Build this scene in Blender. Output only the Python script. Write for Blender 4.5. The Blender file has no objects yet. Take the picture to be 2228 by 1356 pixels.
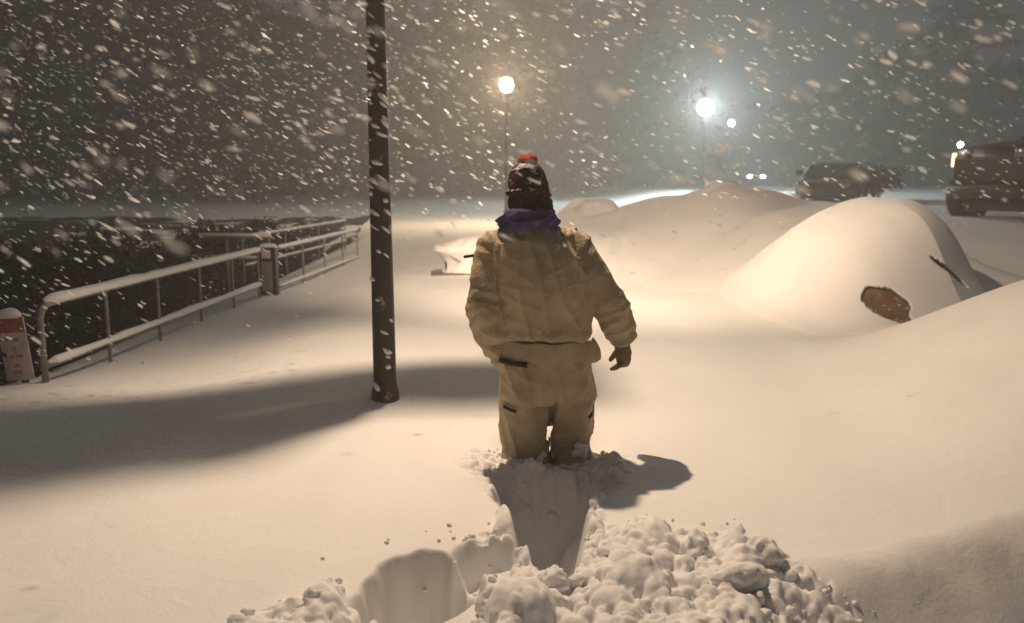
import bpy, bmesh, math, random
import numpy as np
from mathutils import Vector, Matrix, noise, Quaternion
random.seed(7); rng = np.random.default_rng(11)
S = bpy.context.scene
C = S.collection
R = math.radians
PITCH = 9.03; CAMZ = 1.70

# ------------------------------------------------------------------ helpers
def sm(a, b, x):
    t = np.clip((x - a) / (b - a), 0, 1)
    return t * t * (3 - 2 * t)

def tag(o, label, cat, group=None, kind=None):
    if label: o['label'] = label
    if cat: o['category'] = cat
    if group: o['group'] = group
    if kind: o['kind'] = kind
    return o

def structure(o, kind='structure'):
    o['kind'] = kind
    return o

def empty(name, loc=(0, 0, 0), rz=0.0, label=None, cat=None, group=None):
    o = bpy.data.objects.new(name, None); C.objects.link(o)
    o.location = loc; o.rotation_euler = (0, 0, rz); o.empty_display_size = .2
    return tag(o, label, cat, group)

def link(name, me, mat=None, parent=None, smooth=True):
    if mat is not None:
        me.materials.clear(); me.materials.append(mat)
    o = bpy.data.objects.new(name, me); C.objects.link(o)
    if parent is not None: o.parent = parent
    if smooth: me.polygons.foreach_set('use_smooth', [True] * len(me.polygons))
    me.update()
    return o

def obj(name, bm, mat, parent=None, smooth=True):
    me = bpy.data.meshes.new(name); bm.to_mesh(me); bm.free()
    return link(name, me, mat, parent, smooth)

def np_mesh(name, verts, faces):
    """verts (n,3), faces (m,4) or (m,3) arrays"""
    me = bpy.data.meshes.new(name)
    verts = np.asarray(verts, dtype=np.float32); faces = np.asarray(faces, dtype=np.int32)
    k = faces.shape[1]
    me.vertices.add(len(verts)); me.vertices.foreach_set('co', verts.ravel())
    me.loops.add(faces.size); me.loops.foreach_set('vertex_index', faces.ravel())
    me.polygons.add(len(faces))
    me.polygons.foreach_set('loop_start', np.arange(0, faces.size, k, dtype=np.int32))
    me.update(calc_edges=True); me.validate()
    return me

def grid_mesh(name, xs, ys, Z, keep=None):
    X, Y = np.meshgrid(xs, ys)
    n, m = X.shape
    V = np.stack([X.ravel(), Y.ravel(), Z.ravel()], 1)
    i = np.arange(n * m).reshape(n, m)
    F = np.stack([i[:-1, :-1], i[:-1, 1:], i[1:, 1:], i[1:, :-1]], -1).reshape(-1, 4)
    if keep is not None:
        F = F[keep.reshape(-1)]
        used = np.unique(F); remap = np.full(len(V), -1); remap[used] = np.arange(len(used))
        V = V[used]; F = remap[F]
    return np_mesh(name, V, F)

def add_box(bm, lo, hi, M=None):
    vs = [bm.verts.new((x, y, z)) for z in (lo[2], hi[2]) for y in (lo[1], hi[1]) for x in (lo[0], hi[0])]
    for f in ((0, 2, 3, 1), (4, 5, 7, 6), (0, 1, 5, 4), (2, 6, 7, 3), (1, 3, 7, 5), (0, 4, 6, 2)):
        bm.faces.new([vs[i] for i in f])
    if M is not None: bmesh.ops.transform(bm, matrix=M, verts=vs)
    return vs

def bevel_all(bm, w, seg=2):
    bmesh.ops.bevel(bm, geom=bm.edges[:] + bm.verts[:], offset=w, segments=seg, affect='EDGES', profile=.5)

def add_tube(bm, pts, rad, seg=10, caps=True, round_ends=False):
    pts = [Vector(p) for p in pts]
    if not hasattr(rad, '__len__'): rad = [rad] * len(pts)
    rad = list(rad)
    if round_ends:
        d0 = (pts[0] - pts[1]).normalized(); d1 = (pts[-1] - pts[-2]).normalized()
        r0, r1 = rad[0], rad[-1]
        pre = [(pts[0] + d0 * r0 * math.sin(a), r0 * math.cos(a)) for a in (1.45, 1.0, .5)]
        post = [(pts[-1] + d1 * r1 * math.sin(a), r1 * math.cos(a)) for a in (.5, 1.0, 1.45)]
        pts = [p for p, _ in pre] + pts + [p for p, _ in post]
        rad = [r for _, r in pre] + rad + [r for _, r in post]
    rings = []
    up = None
    for k, p in enumerate(pts):
        a = pts[max(k - 1, 0)]; b = pts[min(k + 1, len(pts) - 1)]
        t = (b - a).normalized()
        if up is None:
            up = Vector((0, 0, 1)) if abs(t.z) < .9 else Vector((0, 1, 0))
        n = (up - t * up.dot(t)).normalized(); up = n
        bb = t.cross(n)
        r = rad[k]
        rx, ry = (r, r) if not hasattr(r, '__len__') else r
        rings.append([bm.verts.new(p + n * (math.cos(2 * math.pi * j / seg) * rx) + bb * (math.sin(2 * math.pi * j / seg) * ry)) for j in range(seg)])
    for q in range(len(rings) - 1):
        for j in range(seg):
            bm.faces.new((rings[q][j], rings[q][(j + 1) % seg], rings[q + 1][(j + 1) % seg], rings[q + 1][j]))
    if caps:
        bm.faces.new(rings[0][::-1]); bm.faces.new(rings[-1])

def add_rings(bm, rings, seg=32, p=2.0, caps=True):
    """horizontal superellipse rings: (cx, cy, z, rx, ry)"""
    out = []
    for cx, cy, z, rx, ry in rings:
        v = []
        for j in range(seg):
            a = 2 * math.pi * j / seg
            c, s = math.cos(a), math.sin(a)
            v.append(bm.verts.new((cx + rx * math.copysign(abs(c) ** (2 / p), c), cy + ry * math.copysign(abs(s) ** (2 / p), s), z)))
        out.append(v)
    for q in range(len(out) - 1):
        for j in range(seg):
            bm.faces.new((out[q][j], out[q][(j + 1) % seg], out[q + 1][(j + 1) % seg], out[q + 1][j]))
    if caps:
        bm.faces.new(out[0][::-1]); bm.faces.new(out[-1])

def add_ball(bm, c, r, sub=2):
    q = bmesh.ops.create_icosphere(bm, subdivisions=sub, radius=1)
    r = r if hasattr(r, '__len__') else (r, r, r)
    for v in q['verts']:
        v.co = Vector((v.co.x * r[0], v.co.y * r[1], v.co.z * r[2])) + Vector(c)
    return q['verts']

def lathe(bm, prof, seg=20, c=(0, 0, 0)):
    add_rings(bm, [(c[0], c[1], c[2] + z, r, r) for r, z in prof], seg)

def remeshed(bm, voxel, smooth=4, factor=.5):
    """fuse overlapping closed shells into one continuous skin; returns a mesh"""
    bmesh.ops.recalc_face_normals(bm, faces=bm.faces[:])
    me = bpy.data.meshes.new('tmp'); bm.to_mesh(me); bm.free()
    o = bpy.data.objects.new('tmp', me); C.objects.link(o)
    m = o.modifiers.new('r', 'REMESH'); m.mode = 'VOXEL'; m.voxel_size = voxel
    if smooth:
        s = o.modifiers.new('s', 'SMOOTH'); s.iterations = smooth; s.factor = factor
    dg = bpy.context.evaluated_depsgraph_get(); dg.update()
    out = bpy.data.meshes.new_from_object(o.evaluated_get(dg))
    bpy.data.objects.remove(o); bpy.data.meshes.remove(me)
    return out

def displace(me, fn):
    me.update()
    out = np.array([v.co + v.normal * fn(v.co, v.normal) for v in me.vertices], dtype=np.float32)
    me.vertices.foreach_set('co', out.ravel())
    me.update()

# ------------------------------------------------------------------ materials
def mat(name, col, rough=.7, metal=0.0, spec=.3, var=0.0, scale=6.0, bump=0.0, bscale=40.0, emit=None, estr=0.0,
        bump2=0.0, b2scale=12.0, snow=0.0, snow_scale=14.0, snow_up=.35, snow_th=.5, sheen=0.0, detail=5.0):
    m = bpy.data.materials.new(name); m.use_nodes = True
    nt = m.node_tree; N = nt.nodes; L = nt.links
    b = N['Principled BSDF']
    b.inputs['Roughness'].default_value = rough; b.inputs['Metallic'].default_value = metal
    b.inputs['Specular IOR Level'].default_value = spec
    tc = N.new('ShaderNodeTexCoord')
    c = (*col, 1)
    src = None
    if var > 0:
        n = N.new('ShaderNodeTexNoise'); n.inputs['Scale'].default_value = scale; n.inputs['Detail'].default_value = detail
        L.new(tc.outputs['Object'], n.inputs['Vector'])
        r = N.new('ShaderNodeValToRGB')
        r.color_ramp.elements[0].position = .3; r.color_ramp.elements[1].position = .7
        r.color_ramp.elements[0].color = (*[max(0, v * (1 - var)) for v in col], 1)
        r.color_ramp.elements[1].color = (*[min(1, v * (1 + var)) for v in col], 1)
        L.new(n.outputs['Fac'], r.inputs['Fac']); src = r.outputs['Color']
    if snow > 0:   # snow stuck to the surface: noise patches, more of them on upward faces
        n = N.new('ShaderNodeTexNoise'); n.inputs['Scale'].default_value = snow_scale; n.inputs['Detail'].default_value = 6
        L.new(tc.outputs['Object'], n.inputs['Vector'])
        g = N.new('ShaderNodeNewGeometry'); sp = N.new('ShaderNodeSeparateXYZ')
        L.new(g.outputs['Normal'], sp.inputs['Vector'])
        ma = N.new('ShaderNodeMath'); ma.operation = 'MULTIPLY_ADD'
        L.new(sp.outputs['Z'], ma.inputs[0]); ma.inputs[1].default_value = snow_up
        L.new(n.outputs['Fac'], ma.inputs[2])
        mr = N.new('ShaderNodeMapRange'); mr.inputs['From Min'].default_value = snow_th; mr.inputs['From Max'].default_value = snow_th + .1
        mr.inputs['To Max'].default_value = snow
        L.new(ma.outputs['Value'], mr.inputs['Value'])
        mx = N.new('ShaderNodeMix'); mx.data_type = 'RGBA'
        L.new(mr.outputs['Result'], mx.inputs['Factor'])
        if src: L.new(src, mx.inputs[6])
        else: mx.inputs[6].default_value = c
        mx.inputs[7].default_value = (.8, .8, .82, 1)
        src = mx.outputs[2]
    if src: L.new(src, b.inputs['Base Color'])
    else: b.inputs['Base Color'].default_value = c
    if bump > 0:
        n = N.new('ShaderNodeTexNoise'); n.inputs['Scale'].default_value = bscale; n.inputs['Detail'].default_value = 6
        L.new(tc.outputs['Object'], n.inputs['Vector'])
        bp = N.new('ShaderNodeBump'); bp.inputs['Strength'].default_value = bump; bp.inputs['Distance'].default_value = .02
        L.new(n.outputs['Fac'], bp.inputs['Height'])
        if bump2 > 0:
            n2 = N.new('ShaderNodeTexNoise'); n2.inputs['Scale'].default_value = b2scale; n2.inputs['Detail'].default_value = 3; n2.inputs['Distortion'].default_value = 1.2
            L.new(tc.outputs['Object'], n2.inputs['Vector'])
            bq = N.new('ShaderNodeBump'); bq.inputs['Strength'].default_value = bump2; bq.inputs['Distance'].default_value = .06
            L.new(n2.outputs['Fac'], bq.inputs['Height']); L.new(bq.outputs['Normal'], bp.inputs['Normal'])
        L.new(bp.outputs['Normal'], b.inputs['Normal'])
    if emit:
        b.inputs['Emission Color'].default_value = (*emit, 1); b.inputs['Emission Strength'].default_value = estr
    if sheen: b.inputs['Sheen Weight'].default_value = sheen
    return m

M_SNOW = mat('snow', (.87, .87, .88), .75, spec=.15, var=.03, scale=1.3, bump=.11, bscale=70, bump2=.10, b2scale=7)
M_SNOWC = mat('broken_snow', (.87, .87, .88), .8, spec=.12, bump=.16, bscale=110, bump2=.08, b2scale=40)
M_FLAKE = bpy.data.materials.new('snowflake'); M_FLAKE.use_nodes = True
_n = M_FLAKE.node_tree; _n.nodes.remove(_n.nodes['Principled BSDF'])
_d = _n.nodes.new('ShaderNodeBsdfDiffuse'); _d.inputs['Color'].default_value = (.95, .95, .96, 1)
_t = _n.nodes.new('ShaderNodeBsdfTranslucent'); _t.inputs['Color'].default_value = (.95, .95, .96, 1)
_m = _n.nodes.new('ShaderNodeMixShader'); _m.inputs[0].default_value = .55
_n.links.new(_d.outputs[0], _m.inputs[1]); _n.links.new(_t.outputs[0], _m.inputs[2]); _n.links.new(_m.outputs[0], _n.nodes['Material Output'].inputs['Surface'])
M_TAN = mat('tan_canvas', (.45, .365, .235), .85, spec=.12, var=.22, scale=9, bump=.35, bscale=130, bump2=.16, b2scale=8, snow=.7, snow_scale=26, snow_up=.20, snow_th=.70, sheen=.1)
M_GLOVE = mat('tan_glove', (.20, .15, .09), .8, spec=.15, var=.2, scale=20, bump=.3, bscale=90)
M_DARKTAN = mat('dark_tape', (.03, .018, .01), .7)
M_SEAM = mat('canvas_seam', (.24, .155, .065), .85, spec=.1, var=.2, scale=30)
M_PURPLE = mat('purple_fleece', (.075, .06, .17), .9, spec=.1, var=.3, scale=18, bump=.4, bscale=80, snow=.5, snow_scale=30, snow_up=.15, snow_th=.78)
M_HATRED = mat('red_knit', (.42, .075, .035), .95, spec=.05, var=.25, scale=60, bump=.6, bscale=160)
M_HAT = mat('dark_knit', (.055, .028, .022), .95, spec=.05, var=.6, scale=26, bump=.7, bscale=130, snow=.75, snow_scale=34, snow_up=.25, snow_th=.66)
M_SKIN = mat('skin', (.5, .3, .22), .55, var=.08, scale=12)
M_HAIR = mat('hair', (.03, .02, .015), .6, var=.3, scale=60, bump=.5, bscale=150)
M_BOOT = mat('boot', (.03, .025, .02), .6, var=.3, scale=20, snow=.8, snow_scale=25, snow_up=.3, snow_th=.6)
M_POLE = mat('pole_paint', (.028, .018, .012), .5, spec=.4, var=.4, scale=12, bump=.2, bscale=60, snow=.55, snow_scale=9, snow_up=.0, snow_th=.62)
M_RAIL = mat('rail_paint', (.22, .2, .185), .5, metal=.3, var=.25, scale=14, bump=.1, bscale=60)
M_SIGNW = mat('sign_white', (.62, .5, .47), .5, var=.12, scale=20)
M_SIGNR = mat('sign_red', (.38, .10, .08), .5, var=.15, scale=20)
M_SIGNT = mat('sign_mark', (.36, .22, .2), .6)
M_DARKM = mat('dark_metal', (.02, .018, .017), .5, metal=.2, var=.2)
M_CARD = mat('dark_car_paint', (.014, .011, .012), .5, spec=.15, var=.2, scale=3, snow=.3, snow_scale=9, snow_up=.22, snow_th=.78)
M_CARB = mat('brown_car_paint', (.17, .105, .058), .4, spec=.5, var=.35, scale=8, bump=.15, bscale=30, snow=.7, snow_scale=18, snow_up=.2, snow_th=.78)
M_GLASS = mat('car_glass', (.015, .016, .018), .12, spec=.6)
M_TYRE = mat('tyre', (.016, .015, .015), .85, var=.2, scale=20)
M_HUB = mat('snowy_hub', (.3, .29, .28), .8, var=.3, scale=9, bump=.4, bscale=30)
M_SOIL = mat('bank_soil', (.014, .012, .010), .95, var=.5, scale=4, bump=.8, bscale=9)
M_LEAF = mat('dark_leaf', (.011, .011, .008), .7, var=.45, scale=2.0)
M_LEAF2 = mat('needle', (.020, .022, .017), .75, var=.45, scale=.8)
M_BARK = mat('bark', (.03, .024, .02), .9, var=.4, scale=8, bump=.6, bscale=20)
M_LWARM = mat('lamp_warm', (1, .9, .7), .4, emit=(1.0, .80, .50), estr=60)
M_LCOOL = mat('lamp_cool', (.95, 1, .95), .4, emit=(.90, 1.0, .95), estr=70)
M_HEAD = mat('headlight_lit', (1, 1, .95), .3, emit=(1, .97, .9), estr=60)
M_AMBER = mat('marker_amber', (1, .5, .1), .3, emit=(1, .62, .25), estr=4)
M_LENS = mat('lamp_lens_dark', (.12, .12, .12), .15, spec=.6)

# ------------------------------------------------------------------ terrain
def pl(x, xs, ys): return np.interp(x, xs, ys)

def wav(x, y, s, seed):
    """cheap smooth noise field from a few random sines, about -1..1"""
    r = np.random.default_rng(seed); out = 0
    for k in range(6):
        a = r.uniform(0, 2 * np.pi); f = s * r.uniform(.6, 1.5)
        out = out + np.sin((x * np.cos(a) + y * np.sin(a)) * f + r.uniform(0, 6.28))
    return out / 3.4

def H0(x, y):
    """undisturbed snow surface"""
    z = .455 + .012 * wav(x, y, 1.5, 3) + .004 * wav(x, y, 6, 5)
    near = sm(30, 4, y)
    # wind-cut step behind the near drift
    yf = pl(x, [-6, -2.3, -1.6, -.67, .1, 1., 2.2, 4], [2.0, 3.25, 3.72, 4.30, 4.36, 4.75, 5.1, 5.3]) + .03 * wav(x, y * 0, 3.0, 8)
    w = pl(x, [-6, -2.3, -1.6, -.9, .1, .6, 2.2], [1.5, 1.2, 1.0, .9, .9, 1.0, 1.1])
    r = pl(x, [-6, -2.6, -1.6, -.6, .2, 1., 2.4], [.0, .03, .06, .05, .05, .05, .03])
    z = z - .02 * np.exp(-((y - yf + .05) / .28) ** 2) * sm(.6, -.2, x)
    z = z + r * sm(yf - .02, yf + w, y)
    z = z - .17 * sm(-1.2, -3.0, x) * sm(3.5, 6, y) * sm(16, 10, y)
    z = z - .04 * sm(6, 12, y) * sm(0, -2, x)
    z = z + .07 * np.exp(-((x + 2.95) / .55) ** 2) * sm(4, 5, y) * sm(16, 12, y)
    # ditch left of the railing
    z = z - 1.7 * sm(-3.35, -5.2, x) * sm(-14, -9, x) * sm(1, 3, y) * sm(24, 15, y)
    # rise to the far right, far ground
    z = z + .55 * sm(8, 17, y) * sm(3, 8, x) + .42 * sm(17, 45, y)
    # long drift bank behind the walker
    d = (y - 10.6) - (x - .9) * 1.3
    tt = np.clip((d + 2.2) / 2.2, 0, 1); tt = 1.0 - np.sqrt((1 - tt) ** 2 + .004) + .063 * (1 - tt); z = z + (.46 * tt * sm(0, .5, tt) + .14 * sm(.2, 4, d)) * sm(-.6, 1.4, x) * sm(9, 5, x) * sm(30, 16, y)
    # drift at the right edge
    z = z + .72 * sm(1.7, 3.7, x) * sm(2.4, 4.6, y) * sm(6.6, 5.0, y) * sm(9, 5, x)
    z = z + .10 * sm(1.5, 2.6, x) * sm(2.2, 3.2, y) * sm(5, 3.6, y)
    z = z + .03 * wav(x, y, .8, 21) * sm(5, 9, y)
    z = z + (.010 * wav(x, y, 9, 22) + .005 * wav(x, y, 21, 23)) * sm(1.9, 2.7, x) * sm(2.6, 3.0, y) * sm(5, 3.8, y)
    return z

def cut_y(x):
    return sum(pl(x + d, [.5, .9, 1.3, 2.04, 3.5, 6], [2.48, 2.56, 2.62, 2.93, 3.35, 3.6]) for d in (-.3, -.2, -.1, 0, .1, .2, .3)) / 7
def rub_y(x):
    return pl(x, [-1.2, -.84, -.55, -.26, 0, .47, .82, .95, 1.1, 1.3], [1.6, 2.1, 2.40, 2.66, 2.84, 2.88, 2.76, 2.60, 2.38, 2.0])

def H1(x, y):
    """with everything people did to it"""
    z = H0(x, y)
    e = .028 * wav(x, y, 9, 31) + .014 * wav(x, y, 26, 32) + .008 * wav(x, y, 60, 34)
    yc = cut_y(x)
    e2 = .035 * wav(x, y, 5, 36) + .012 * wav(x, y, 15, 37)
    z = z - (.36 + .03 * wav(x, y, 4, 33)) * sm(yc + .01, yc - .66, y + e2) * sm(.55, 1.25, x + e + (y - 2.3) * .25)
    z = z + (.016 * wav(x, y, 9, 35) + .006 * wav(x, y, 24, 38)) * sm(yc + .02, yc - .2, y) * sm(.6, 1.1, x)
    # trench kicked by the walker
    xc = pl(y, [2.3, 2.9, 3.4, 3.8], [.14, .145, .155, .18]); hw = pl(y, [2.3, 2.6, 3.0, 3.3, 3.7], [.06, .105, .175, .27, .32])
    t = np.abs(x - xc + .5 * e) / hw
    tw = (np.abs(x - xc + .4 * e) + .015 * wav(x, y, 30, 39)) / (.45 * hw)
    dep = (pl(y, [2.3, 2.6, 2.95, 3.2, 3.42, 3.8], [.27, .30, .28, .22, .07, .05]) * sm(1.08, .45, t + .10 * wav(x, y, 14, 40)) + pl(y, [2.3, 2.6, 3.2, 3.42, 3.8], [.14, .15, .13, .02, .0]) * sm(1.1, .2, tw)) * sm(2.36, 2.55, y + .5 * e) * sm(3.98, 3.72, y)
    z = z - dep
    for (hx, hy, hr, hd_) in ((.07, 3.12, .10, .13), (.22, 2.88, .10, .12), (.09, 2.66, .09, .10)):
        z = z - hd_ * sm(1.15, .35, np.sqrt(((x - hx + .8 * e) / hr) ** 2 + ((y - hy + .8 * e) / (hr * 1.5)) ** 2))
    z = z + (.085 + .03 * wav(x, y, 18, 47)) * np.exp(-((x - .17) / .20) ** 2 - ((y - 3.44) / .10) ** 2)
    # boot hole at the left
    q = np.sqrt(((x + .29 + 1.3 * e) / .175) ** 2 + ((y - 2.36 + 1.2 * e) / .225) ** 2)
    z = z - .34 * sm(1.08, .62, q)
    q2 = np.sqrt(((x + .08 + .6 * e) / .12) ** 2 + ((y - 2.56 + .5 * e) / .12) ** 2)
    z = z - .15 * sm(1.1, .5, q2)
    return z

def rub_mask(x, y):
    m = sm(0, .16, rub_y(x) - y + .06 * wav(x, y, 7, 44)) * sm(1.40, 1.05, x - (2.3 - y) * .3) * sm(-1.15, -.8, x)
    hole = sm(1.0, 1.25, np.sqrt(((x + .27) / .23) ** 2 + ((y - 2.36) / .27) ** 2))
    xc = .145; hw = pl(y, [2.3, 2.6, 3.0, 3.3], [.03, .12, .19, .27])
    tr = np.where(y > 2.42, sm(.62, 1.05, np.abs(x - xc) / hw), 1)
    edge = np.exp(-((np.abs(x - xc) / pl(y, [2.3, 2.6, 3.0, 3.3, 3.7], [.06, .11, .18, .27, .32]) - 1.0) / .22) ** 2) * sm(2.6, 2.8, y) * sm(3.75, 3.5, y) * .8
    legs = np.exp(-((x - .17) / .24) ** 2 - ((y - 3.42) / .13) ** 2)
    return np.clip(m * hole * tr + edge + legs, 0, 1)

def axis(lo, a, b, hi, d, g):
    mid = np.arange(a, b, d)
    up = [b]; s = d
    while up[-1] < hi: s *= g; up.append(up[-1] + s)
    dn = [a]; s = d
    while dn[-1] > lo: s *= g; dn.append(dn[-1] - s)
    return np.array(dn[:0:-1] + list(mid) + up)
xs = axis(-80, -1.05, 1.35, 80, .0055, 1.034)
ys = axis(-4, 1.75, 3.65, 110, .0058, 1.026)
X, Y = np.meshgrid(xs, ys)
Z = H1(X, Y)
# clods pressed into the trampled snow (spherical caps, small and large)
msk = rub_mask(X, Y)
add = np.zeros_like(Z)
n = 0
for size, count in ((.085, 14), (.055, 110), (.036, 600), (.024, 1900), (.015, 4300), (.009, 4300)):
    for k in range(count):
        cx = rng.uniform(-1.05, 1.25); cy = rng.uniform(1.6, 3.65)
        if cy > 3.0 and size > .03: continue
        mk = float(rub_mask(np.array(cx), np.array(cy)))
        if rng.uniform() > mk: continue
        r = size * rng.uniform(.7, 1.35); ax = rng.uniform(.8, 1.25)
        i0, i1 = np.searchsorted(xs, (cx - r * 1.3, cx + r * 1.3)); j0, j1 = np.searchsorted(ys, (cy - r * 1.3, cy + r * 1.3))
        if i1 <= i0 or j1 <= j0: continue
        dx = (X[j0:j1, i0:i1] - cx) * ax; dy = (Y[j0:j1, i0:i1] - cy) / ax
        q = 1 - (dx * dx + dy * dy) / (r * r)
        cap = np.clip(q, 0, 1) ** rng.uniform(.42, .6) * r * rng.uniform(.6, 1.1)
        base = add[j0:j1, i0:i1]
        lvl = base.mean() * .78
        add[j0:j1, i0:i1] = np.where(q > 0, np.maximum(base, lvl + cap), base)
Z = Z + (add + .014 * wav(X, Y, 14, 91) + .006 * wav(X, Y, 50, 92) + .003 * wav(X, Y, 130, 93)) * np.clip(msk * 1.3, 0, 1)
ground = structure(link('snow_ground', grid_mesh('snow_ground', xs, ys, Z), M_SNOW))

def gz(x, y): return float(H1(np.array(float(x)), np.array(float(y))))

# loose lumps on top of the trampled snow (nobody could count them)
def lump(bm, c, r, sub=2, seed=0, rough=.28, flat=.85):
    vs = add_ball(bm, (0, 0, 0), (r * random.uniform(.8, 1.25), r * random.uniform(.8, 1.25), r * flat * random.uniform(.8, 1.15)), sub)
    q = Quaternion(Vector((random.gauss(0, 1), random.gauss(0, 1), random.gauss(0, 1))).normalized(), random.uniform(0, 3))
    off = Vector((seed * 7.1, seed * 3.3, seed * 1.7))
    for v in vs:
        n = v.co.normalized()
        vd = noise.voronoi(n * 1.25 + off)[0]
        k = .86 + rough * (noise.noise(n * 1.4 + off) + .5 * noise.noise(n * 3.3 + off) + .3 * noise.noise(n * 8 + off)) + .18 * min(.55, vd[1] - vd[0])
        v.co = q @ (v.co * k) + Vector(c)
bm = bmesh.new()
for k in range(330):
    x = random.uniform(-1.0, 1.25); y = random.uniform(1.75, 3.0)
    if random.random() > float(rub_mask(np.array(x), np.array(y))): continue
    r = random.choice((.008, .010, .013, .017, .023)) * random.uniform(.8, 1.2)
    lump(bm, (x, y, gz(x, y) + r * 1.0), r, 3, k, .2)
for k in range(1500):    # fine crumble between the lumps
    x = random.uniform(-1.05, 1.25); y = random.uniform(1.75, 3.1)
    if random.random() > .15 + float(rub_mask(np.array(x), np.array(y))): continue
    if float(rub_y(np.array(x))) - y < -.12 and not (abs(x + .29) < .25 and y < 2.6): continue
    r = .0045 * (1 + random.expovariate(1.6))
    lump(bm, (x, y, gz(x, y) + r * .25 + float(rub_mask(np.array(x), np.array(y))) * .014), min(r, .014), 2, k, .2)
for k in range(110):     # crumbs thrown onto the smooth snow beside the track
    a = random.uniform(-1, 1); x = .15 + a * 1.0; y = random.uniform(2.3, 3.5)
    if abs(x - .15) < .3 and y > 2.5: continue
    if random.random() > math.exp(-max(0, y - float(rub_y(np.array(x)))) / .12): continue
    r = random.uniform(.005, .012)
    lump(bm, (x, y, gz(x, y) + r * .15), r, 2, k, .2)
broken = structure(obj('broken_snow', bm, M_SNOWC), 'stuff')

# the larger blocks are things of their own
blocks = [(.70, 2.34, .070, 'blocky upright snow chunk standing highest on the right of the trampled track'),
          (.62, 2.55, .06, 'round snow chunk at the top edge of the trampled snow right of the track'),
          (.83, 2.50, .07, 'wide snow chunk on the crest beside the smooth cut bank at right'),
          (.13, 2.33, .055, 'pale rounded snow chunk at the near end of the walker\'s trench'),
          (-.05, 2.2, .055, 'snow chunk with a rounded top on the right rim of the boot hole'),
          (.36, 2.38, .05, 'snow chunk in the middle of the rubble right of the trench mouth'),
          (-.58, 2.22, .05, 'snow chunk on the left rim of the boot hole')]
for k, (x, y, r, lab) in enumerate(blocks):
    bm = bmesh.new(); lump(bm, (0, 0, 0), r, 4, 50 + k, .26, 1.0)
    o = obj('snow_chunk', bm, M_SNOWC)
    o.location = (x, y, gz(x, y) + r * .62)
    tag(o, lab, 'snow chunk', 'chunks of broken snow in the foreground')

# ------------------------------------------------------------------ bank left of the railing, bare soil under brush
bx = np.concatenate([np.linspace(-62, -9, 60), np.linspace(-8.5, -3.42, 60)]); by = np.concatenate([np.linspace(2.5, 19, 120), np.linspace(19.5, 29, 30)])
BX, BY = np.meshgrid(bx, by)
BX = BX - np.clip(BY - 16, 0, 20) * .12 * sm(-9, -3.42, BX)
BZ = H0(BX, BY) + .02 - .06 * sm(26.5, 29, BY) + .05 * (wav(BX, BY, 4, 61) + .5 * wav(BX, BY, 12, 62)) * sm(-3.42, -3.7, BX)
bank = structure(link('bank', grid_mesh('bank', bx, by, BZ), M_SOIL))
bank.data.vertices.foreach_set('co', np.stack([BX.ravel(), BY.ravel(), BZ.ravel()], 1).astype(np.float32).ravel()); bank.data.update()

# ------------------------------------------------------------------ snow mounds and buried cars
def mound_mesh(name, x0, x1, y0, y1, fn, step=.035, hole=None):
    ax = np.arange(x0, x1, step); ay = np.arange(y0, y1, step)
    MX, MY = np.meshgrid(ax, ay)
    b = fn(MX, MY)
    z = H0(MX, MY) + b - .02 * sm(.03, 0.0, b)
    keep = None
    fx = (MX[:-1, :-1] + MX[1:, 1:]) / 2; fy = (MY[:-1, :-1] + MY[1:, 1:]) / 2; fz = (z[:-1, :-1] + z[1:, 1:]) / 2
    fb = (b[:-1, :-1] + b[1:, 1:]) / 2
    keep = fb > .0005
    if hole is not None: keep &= ~hole(fx, fy, fz)
    return grid_mesh(name, ax, ay, z, keep)

def soft_pl(x, xs, ys, w):
    return sum(pl(x + d * w, xs, ys) for d in (-1, -.66, -.33, 0, .33, .66, 1)) / 7
def b1(x, y):
    xx = x + .04 * wav(x * 0, y, 2.0, 71) + (y - 8.0) * .10 * (y < 8)
    yy = y - np.clip(x - 3.3, -1, 1.2) * .42 - np.clip(x - 3.8, 0, .8) * .7 + .03 * wav(x, y * 0, 3, 73)
    P = soft_pl(xx, [2.12, 2.38, 2.56, 2.74, 2.99, 3.35, 3.7, 3.97, 4.24, 4.44, 4.54, 4.66], [0, .025, .11, .40, .70, .90, 1.02, 1.05, 1.03, .86, .40, 0], .10)
    F = soft_pl(yy, [5.9, 6.3, 6.62, 6.95, 7.25, 7.7, 8.8, 9.6, 10.4], [0, .07, .30, .66, .86, .98, 1.0, .62, 0], .16)
    return 1.01 * P * F * (1 + .012 * wav(x, y, 5, 74))
def b2(x, y):
    L = sm(1.1, 3.9, x + .25 * np.sin(y * .9)) * sm(6.6, 5.4, x); F = sm(8.4, 12.4, y) * sm(16.2, 14.2, y)
    return .73 * L * F * (1 + .05 * wav(x, y, 1.2, 72))
def b3(x, y):
    L = sm(.9, 2.9, x - (y - 14.5) * .2) * sm(4.4, 3.5, x - (y - 14.5) * .2); F = sm(13.4, 14.4, y) * sm(18.6, 17, y)
    return .42 * L * F
def b4(x, y):
    return .34 * sm(.75, 1.4, x) * sm(2.2, 1.85, x) * sm(14.4, 15.2, y) * sm(18, 16.8, y)

def rot_ell(x, z, cx, cz, a, b, ang):
    dx = x - cx; dz = z - cz
    u = dx * math.cos(ang) + dz * math.sin(ang); v = -dx * math.sin(ang) + dz * math.cos(ang)
    return (u / a) ** 2 + (v / b) ** 2
def hole1(x, y, z):
    e = .34 * wav(x, z, 14, 81) + .24 * wav(x, z, 38, 82)
    p = rot_ell(x, z, 3.10, .73, .20, .115, -.12) + e < 1
    s = rot_ell(x, z, 3.88, .92, .24, .034, -.62) + e * .5 < 1
    return (p | s) & (y < 7.7)

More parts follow.
